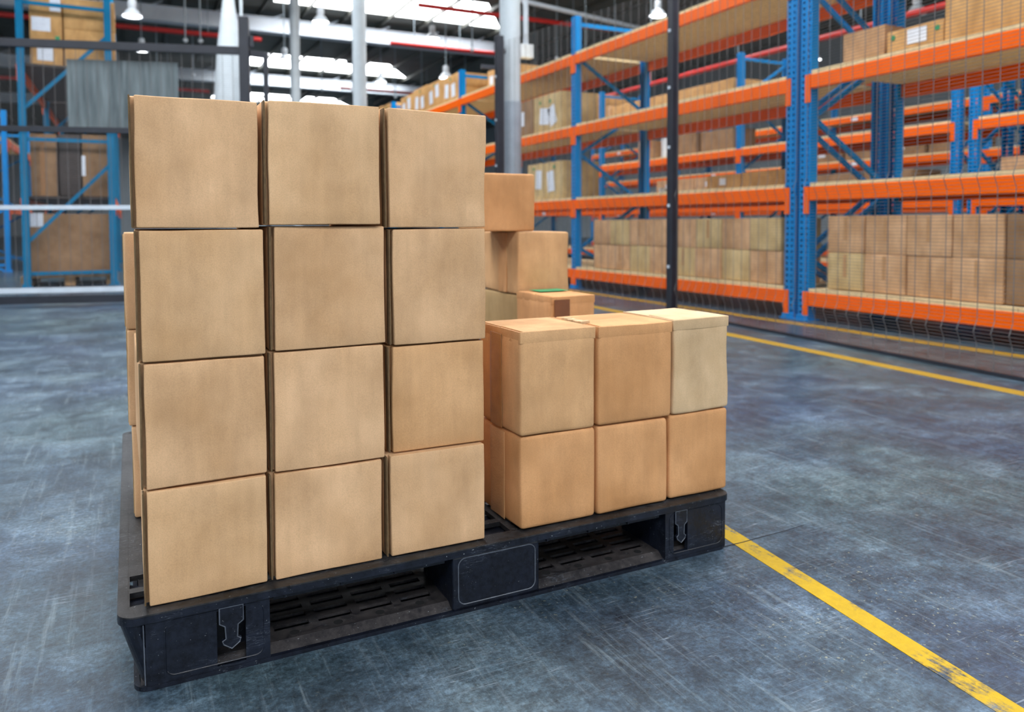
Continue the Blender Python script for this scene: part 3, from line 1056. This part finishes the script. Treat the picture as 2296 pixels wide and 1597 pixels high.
# second rack across the aisle: cartons on its upper shelves
G2 = 'cartons on top of the second rack'
for k in range(5):
    y0 = 10.95 + k * 0.80
    shelf_carton(10.0, 10.8, y0, y0 + 0.785, 3.2335, 3.56, SHELFH, 'honey carton on top of the second rack, %s left of its blue post end' % ORD[k], G2)
shelf_carton(10.0, 10.9, 15.55, 16.9, 3.2335, 3.95, SHELFH, 'tall honey carton on the second rack beyond its left blue post', None, (), [(0.3, 0.8, 0.04)])
shelf_carton(10.0, 10.8, 14.98, 15.12, 3.2335, 3.60, SHELFK, 'narrow carton beside the left blue post of the second rack', None)
for k, (y0, y1, h, mt, pp) in enumerate(((12.05, 12.65, 0.42, SHELFB, ()), (12.75, 13.15, 0.40, WHITEP, ()), (13.6, 13.95, 0.42, SHELFK, [(0.5, 0.5, 0.2, 0.3, 0)]),
                                         (11.0, 11.9, 0.40, SHELFB, ()))):
    shelf_carton(10.05, 10.6, y0, y1, 2.2585, 2.2585 + h, mt, ['brown carton', 'white carton', 'tan carton with a white paper', 'dark carton'][k] + ' on the third shelf of the second rack', None, pp)
for k in range(4):
    y0 = 10.85 + k * 0.62
    shelf_carton(10.05, 10.7, y0, y0 + 0.60, 1.2565, 1.78, SHELFK, 'carton on the second shelf of the second rack, %s from its blue post' % ORD[k], 'cartons on the second shelf of the second rack', [(0.6, 0.75, 0.09, 0.09, 0)] if k % 2 else ())
for k in range(3):
    y0 = 7.35 + k * 0.95
    shelf_carton(10.05, 10.7, y0, y0 + 0.8, 1.2565, 1.66, SHELFB, 'brown carton on the second shelf behind the cross braces, %s from the post pair' % ORD[k], 'cartons behind the cross braces', [(0.5, 0.6, 0.3, 0.22, 0)] if k == 0 else ())
shelf_carton(10.05, 10.7, 4.35, 5.4, 2.2585, 2.75, SHELFY, 'carton with a large white label at the right edge, across the aisle', None, [(0.30, 0.55, 0.36, 0.26, 0)])
shelf_carton(10.05, 10.7, 5.4 + 0.02, 6.1, 1.2565, 1.72, SHELFK, 'tan carton low across the aisle right of the post pair', None)
for k in range(4):
    y0 = 9.2 + k * 1.0
    shelf_carton(14.3, 15.0, y0, y0 + 0.9, 2.2585, 2.66, SHELFB, 'carton on the farthest rack third shelf, %s along' % ORD[k], 'cartons on the farthest rack', [(0.4, 0.5, 0.2, 0.15, 0)] if k % 2 else ())

# left rack goods (fronts face -y, toward the camera)
def end_carton(x0, x1, y0, y1, z0, z1, mat, label, group=None, papers=(), marks=(), strip=None):
    c = thing('cardboard_carton', label, 'box', (x0, y0, z0), 0, group)
    SEED[0] += 1
    w, h = x1 - x0, z1 - z0
    MB().soft_box((0, 0, 0.0005), (w, y1 - y0, h), 0.009, 3, 0.0018, SEED[0] * 2.3, 4).build('carton_body', mat, c, smooth=True)
    for (a, b, pw, ph) in papers:
        MB().box((w * a - pw / 2, -0.006, h * b - ph / 2), (w * a + pw / 2, -0.0045, h * b + ph / 2)).build('shipping_label', PAPER, c)
    for (a, b, r) in marks:
        MB().box((w * a - r, -0.006, h * b - r), (w * a + r, -0.0045, h * b + r)).build('printed_mark', GREEN, c)
    if strip:
        MB().box((w * strip - 0.03, -0.006, 0.01), (w * strip + 0.03, -0.0045, h - 0.01)).build('tape', TAPE, c)
    return c


end_carton(-1.36, -0.20, 13.22, 14.3, 0.17, 1.07, SHELFB, 'large brown crate-like carton at the foot of the teal rack', None, [(0.10, 0.90, 0.24, 0.20)])
m = thing('wooden_pallet', 'wooden pallet under the large brown carton in the teal rack', 'pallet', (-1.42, 13.15, 0))
b = MB()
for k in range(6):
    b.box((0, k * 0.21, 0.125), (1.24, k * 0.21 + 0.14, 0.150))
b.build('deck_boards', PALLETWOOD, m)
for k in (0.0, 0.55, 1.10):
    MB().box((k, 0.0, 0.0), (k + 0.14, 1.19, 0.124)).build('stringer', PALLETWOOD, m)
end_carton(-1.26, -0.93, 13.22, 14.2, 1.3285, 2.24, SHELFB, 'tall carton with a brown tape line on the middle shelf of the teal rack', None, (), (), 0.45)
o = MB().soft_box((0.005, 0, 0), (0.295, 0.9, 0.92), 0.02, 3, 0.005, 4.4, 5).build('dark_block', DARKBROWN, loc=(-0.91, 13.22, 1.3285), smooth=True)  # plain dark block filling the gap between the tall cartons
tag(o, 'dark block between two tall cartons in the teal rack', 'bale')
end_carton(-0.60, -0.20, 13.22, 14.2, 1.3285, 2.25, SHELFB, 'tall carton beside the dark block, middle shelf of the teal rack', None, [(0.04, 0.5, 0.05, 0.30)])
GL = 'cartons on the top shelf of the teal rack'
end_carton(-1.22, -0.81, 13.22, 14.0, 3.2385, 3.60, SHELFH, 'labelled carton on the teal rack top shelf, lower of the narrow pair', GL, [(0.45, 0.55, 0.20, 0.26)])
end_carton(-1.22, -0.81, 13.22, 14.0, 3.602, 4.02, SHELFH, 'labelled carton on the teal rack top shelf, upper of the narrow pair', GL, [(0.35, 0.55, 0.24, 0.20)], [(0.85, 0.10, 0.03)])
end_carton(-1.22, -0.81, 13.22, 14.0, 4.022, 4.30, SHELFH, 'flat carton crowning the narrow pair on the teal rack', GL, [(0.8, 0.4, 0.14, 0.20)])
end_carton(-0.79, -0.12, 13.22, 14.0, 3.2385, 3.80, SHELFH, 'wide carton on the teal rack top shelf, lower of two', GL)
end_carton(-0.79, -0.12, 13.22, 14.0, 3.802, 4.25, SHELFH, 'wide carton on the teal rack top shelf, upper of two', GL)

# ------------------------------------------------------------------ wire-mesh fences
def profile(z, bends):
    o = 0.0
    for zb_, in bends:
        dz = z - zb_
        if abs(dz) < 0.07:
            o += 0.030 * (1 - abs(dz) / 0.07)
    return o


def mesh_panel(p0, p1, z0, z1, parent, normal_sign, bends, hs=0.022, vsp=0.11, rw=0.0021):
    p0, p1 = Vector((*p0, 0)), Vector((*p1, 0))
    L = (p1 - p0).length
    d = (p1 - p0) / L
    n = Vector((-d.y, d.x, 0)) * normal_sign
    m = MB()
    z = z0
    while z <= z1:
        o = n * (profile(z, bends) - 0.004)
        m.bar(p0 + o + Vector((0, 0, z)), p1 + o + Vector((0, 0, z)), rw, rw)
        z += hs
    s = vsp / 2
    zs = [z0]
    for (zb_,) in bends:
        zs += [zb_ - 0.07, zb_, zb_ + 0.07]
    zs.append(z1)
    while s < L:
        b = p0 + d * s
        m.tube([b + n * profile(q, bends) + Vector((0, 0, q)) for q in zs], rw * 1.25, 4)
        s += vsp
    return m.build('mesh_panel', WIRE, parent)


def post(parent, x, y, h, w=0.085, rot=0.0, cap=True):
    m = MB().soft_box((-w / 2, -w / 2, 0), (w / 2, w / 2, h), 0.008, 2)
    o = m.build('post', FENCEBLACK, parent, loc=(x, y, 0))
    o.rotation_euler = (0, 0, rot)
    MB().box((-w * 0.9, -w * 0.9, 0), (w * 0.9, w * 0.9, 0.010)).build('base_plate', FENCEBLACK, o)
    cl = MB()
    for z in (0.45, 1.05, 1.62, 2.2, 2.75):
        if z < h - 0.1:
            cl.soft_box((-w / 2 - 0.010, -0.016, z), (-w / 2, 0.016, z + 0.03), 0.003, 1)
    cl.build('clip', RAILW, o)
    return o


fr = thing('mesh_fence', 'grey wire mesh fence with black posts in front of the orange racks', 'fence', (0, 0, 0))
BEND = ((0.245,), (1.16,))
P1503, P1118 = (4.80, 6.10), (4.27, 8.93)
PR = (4.24, 0.2)
post(fr, *P1503, 3.28, 0.085)
post(fr, *P1118, 3.28, 0.095)
post(fr, *PR, 3.28, 0.085)
mesh_panel((4.25, 0.27), (4.795, 6.02), 0.02, 3.2, fr, 1, BEND)
mesh_panel((4.79, 6.18), (4.285, 8.85), 0.02, 3.2, fr, 1, BEND)
MB().bar((4.25, 0.27, 0.012), (4.795, 6.02, 0.012), 0.03, 0.022).build('bottom_rail', FENCEBLACK, fr)
# bracket from the post to the column
MB().bar((4.27, 8.96, 3.24), (4.40, 9.05, 3.10), 0.04, 0.04).build('bracket', FENCEBLACK, fr)
MB().bar((4.225, 8.95, 2.88), (4.05, 9.00, 2.89), 0.045, 0.05).build('hinge_arm', FENCEBLACK, fr)

fl = thing('mesh_fence', 'fine mesh fence with black rails across the back left, before the teal rack', 'fence', (0, 0, 0))
A0, A1, A2 = (-2.55, 10.40), (1.235, 9.36), (1.475, 9.40)
dv = (Vector(A1) - Vector(A0)).normalized()
ang = math.atan2(dv.y, dv.x)
post(fl, *A1, 3.27, 0.11, ang)
post(fl, A2[0], A2[1], 2.90, 0.055, ang)
mesh_panel((A0[0], A0[1]), (A1[0] - 0.06, A1[1] + 0.016), 0.10, 2.84, fl, -1, ((0.30,),))


def rail(z0, z1, mat, w=0.05, dx=0.0, y=0.0, ends=(A0, A1)):
    (xa, ya), (xb, yb) = ends
    zc = (z0 + z1) / 2
    return MB().bar((xa, ya + y, zc), (xb, yb + y, zc), w, z1 - z0).build('rail', mat, fl)


AE = (A1[0] - 0.058, A1[1] + 0.016)
rail(2.845, 2.93, FENCEBLACK, 0.06, ends=(A0, AE))
rail(1.925, 1.985, FENCEBLACK, 0.05, ends=(A0, AE))
rail(1.072, 1.12, RAILW, 0.045, ends=(A0, AE))
rail(0.150, 0.205, RAILW, 0.045, ends=(A0, AE))
rail(0.03, 0.115, FENCEBLACK, 0.05, ends=(A0, AE))
MB().bar((A1[0] + 0.056, A1[1] + 0.008, 2.87), (A2[0] - 0.028, A2[1], 2.87), 0.05, 0.07).build('rail', FENCEBLACK, fl)
MB().soft_box((0.05, -0.05, 2.93), (0.10, 0.03, 3.06), 0.006, 1).build('latch_box', FENCEBLACK, fl, loc=(A1[0], A1[1], 0))
# grey plastic sheet hung on the fence
sh = MB()
p0, p1 = Vector((-0.58, 9.965, 0)), Vector((0.545, 9.655, 0))
us = [i / 14 for i in range(15)]
sh.grid_plate(us, [1.985, 2.2, 2.45, 2.75], lambda i, j: False,
              lambda a, b, d: (p0 + (p1 - p0) * a + Vector((0.27, 0.96, 0)) * (d + 0.010 * math.sin(a * 22) * (b - 1.9)) + Vector((0, 0, b))), 0.004)
tag(sh.build('plastic_sheet', SHEET, fix=True), 'grey ribbed plastic sheet hung on the fence above the black middle rail', 'sheet')

# ------------------------------------------------------------------ columns
def column(x, y, r, label, guard=False, h=8.36, r2=None):
    c = thing('support_column', label, 'column', (x, y, 0), 0, 'round hall columns')
    MB().lathe([(r, 0), (r2 or r, h)], 0, 0, 28).build('shaft', COLUMN, c, smooth=True)
    if guard:
        MB().lathe([(r + 0.008, 0.02), (r + 0.008, 2.48), (r + 0.001, 2.485)], 0, 0, 28).build('sheet_guard', GUARD, c, smooth=True)
    return c


column(4.52, 9.12, 0.135, 'nearest grey column behind the black fence post, sheet metal wrapped lower half', True)
column(4.16, 15.1, 0.135, 'middle grey column, right of two above the tall stack')
column(4.28, 22.2, 0.135, 'slimmer looking farther grey column, left of two above the tall stack')
c = thing('tapered_column', 'whitish column tapering upward behind the left black fence post', 'column', (1.96, 17.1, 0))
MB().lathe([(0.36, 0), (0.33, 3.4), (0.25, 4.5), (0.11, 5.6), (0.10, 8.36)], 0, 0, 28).build('shaft', COLUMN, c, smooth=True)
MB().tube([(0.20, -0.36, 0.0), (0.20, -0.36, 8.4)], 0.03, 8).build('downpipe', COLUMN, c, smooth=True)
c = thing('hanging_conduit', 'pale conduit with white junction box hanging right of the nearest column', 'conduit', (6.15, 11.8, 0))
MB().tube([(0, 0, 8.5), (0, 0, 3.95)], 0.045, 10).build('pipe', RAILW, c, smooth=True)
MB().soft_box((-0.11, -0.07, 3.72), (0.11, 0.07, 3.95), 0.01, 1).build('junction_box', LAMPM, c)

# ------------------------------------------------------------------ roof steel, pipes, lamps
def girder(y, z, x0, x1, h, label):
    g = thing('roof_girder', label, 'girder', (0, y, z), 0, 'white roof girders')
    MB().box((x0, -0.14, -h / 2), (x1, 0.14, h / 2)).build('web', GIRDERM, g)
    m = MB()
    m.box((x0, -0.22, h / 2), (x1, 0.22, h / 2 + 0.03))
    m.box((x0, -0.22, -h / 2 - 0.03), (x1, 0.22, -h / 2))
    m.build('flange', GIRDERM, g)
    for k in range(14):
        xx = x0 + (x1 - x0) * (k + 0.5) / 14
        MB().bar((xx, 0, h / 2 + 0.03), (xx + 0.4, 0, ZR - 0.1 - z), 0.05, 0.05).build('strut', RAILW, g)


girder(28.6, 7.95, -14, 13.6, 0.46, 'white roof girder, nearer one, crossing above the tall stack')
girder(39.4, 7.95, -14, 14.5, 0.46, 'white roof girder, farther one, just over the carton tops')
girder(50.6, 7.95, -14, 15.0, 0.46, 'white roof girder, farthest and lowest in view, over the carton tops')
g = tag(MB().tube([(8.0, 20.0, 7.5), (16.0, 20.0, 6.85)], 0.07, 10).build('roof_strut', RAILW, smooth=True), 'pale sloping roof tube above the orange rack, upper right of the column', 'roof tube')


def redpipe(p, q, r, label):
    g = thing('sprinkler_pipe', label, 'pipe', p, 0, 'red sprinkler pipes')
    d = Vector(q) - Vector(p)
    MB().tube([(0, 0, 0), d], r, 10).build('pipe', REDPIPE, g, smooth=True)
    n = max(3, int(d.length / 3))
    for i in range(n):
        a = d * ((i + 0.5) / n)
        MB().tube([a, (a.x, a.y, ZR - 0.004 - p[2])], 0.012, 6).build('hanger', STEELROD, g)
    return g


redpipe((7.6, 21.3, 7.2), (18.0, 21.3, 7.2), 0.07, 'red pipe crossing behind the nearest column, above the orange beams')
redpipe((-6.0, 27.6, 7.2), (4.2, 27.6, 7.2), 0.08, 'red pipe under the roof above the left fence rail')
redpipe((8.3, 26.1, 7.2), (13.5, 26.1, 7.2), 0.075, 'red pipe under the nearer white girder, left of the black post')
redpipe((8.9, 35.7, 7.2), (14.0, 35.7, 7.2), 0.075, 'red pipe under the farther white girder, above the rack top cartons')
redpipe((12.0, 2.0, 4.43), (12.0, 24.0, 4.43), 0.055, 'red pipe running along behind the racks at the right')
redpipe((-6.0, 20.5, 7.25), (3.6, 20.5, 7.25), 0.08, 'red pipe at the top edge, left of the two grey columns')
redpipe((-9.0, 33.0, 6.2), (3.0, 33.0, 6.2), 0.07, 'thin red pipe seen below the left top rail')

LAMP_DATA = {}


def lamp(x, y, z, label):
    g = thing('high_bay_lamp', label, 'lamp', (x, y, z), 0, 'white high bay lamps')
    k = 0.66
    if not LAMP_DATA:
        def P(*p):
            return [(a * k, b * k) for a, b in p]
        LAMP_DATA['housing'] = MB().lathe(P((0.05, 0.62), (0.13, 0.60), (0.15, 0.36), (0.11, 0.30)), 0, 0, 20).data('housing', LAMPM, True)
        LAMP_DATA['shade'] = MB().lathe(P((0.11, 0.30), (0.20, 0.22), (0.33, 0.04), (0.34, 0.0), (0.32, 0.01), (0.19, 0.2), (0.1, 0.27)), 0, 0, 24).data('lamp_shade', LAMPM, True)
        LAMP_DATA['bulb'] = MB().lathe(P((0.02, -0.012), (0.24, 0.0), (0.29, 0.03), (0.05, 0.05)), 0, 0, 24).data('lamp_lens', LAMPGLOW, True)
    link('housing', LAMP_DATA['housing'], g)
    link('lamp_shade', LAMP_DATA['shade'], g)
    link('lamp_lens', LAMP_DATA['bulb'], g)
    MB().tube([(0, 0, 0.61 * k), (0, 0, ZR - 0.005 - z)], 0.014, 6).build('rod', STEELROD, g)
    return g


lamp(12.4, 16.4, 6.25, 'high bay lamp above the orange rack, left of the tall black fence post')
lamp(0.19, 20.2, 5.75, 'high bay lamp over the left rail, above the left fence sheet')
lamp(4.6, 20.4, 6.15, 'high bay lamp hanging just right of the left grey column')
lamp(8.6, 22.8, 6.65, 'high bay lamp before the nearer white girder, left of the nearest column')
lamp(9.2, 23.2, 5.55, 'high bay lamp low above the rack top cartons')
lamp(4.6, 25.6, 6.15, 'high bay lamp left of the left grey column, below the nearer girder')
lamp(9.0, 29.6, 6.45, 'lowest high bay lamp just above the middle top carton')
lamp(16.0, 14.6, 5.1, 'high bay lamp seen between the racks above the second rack')
lamp(16.2, 11.8, 5.65, 'high bay lamp at upper right between the rack shelves')
lamp(0.5, 27.5, 6.45, 'high bay lamp under the black top rail at left')

# sprinkler drops hanging from the roof
rod = MB().tube([(0, 0, 0), (0, 0, 2.2)], 0.022, 6).data('rod', STEELROD)
head = MB().lathe([(0.02, -0.10), (0.07, -0.05), (0.07, 0.0), (0.02, 0.03)], 0, 0, 12).data('sprinkler_head', LAMPM, True)
GD = 'sprinkler drops under the roof'
for k, (x, y) in enumerate(((5.9, 30.5), (7.0, 31.0), (8.1, 30.5), (10.2, 31.5), (11.2, 31), (12.3, 30.5), (13.4, 31.5), (9.6, 22.0), (11.0, 22.0),
                            (1.0, 29.5), (2.2, 30.0), (3.0, 29.6), (-0.6, 24.0), (1.6, 24.5), (2.0, 24.4), (12.6, 22.0), (13.9, 20.6))):
    d = thing('sprinkler_drop', 'thin steel drop rod with a small head hanging from the dark roof', 'sprinkler', (x, y, ZR - 0.005 - 2.2), 0, GD)
    link('rod', rod, d)
    link('sprinkler_head', head, d)
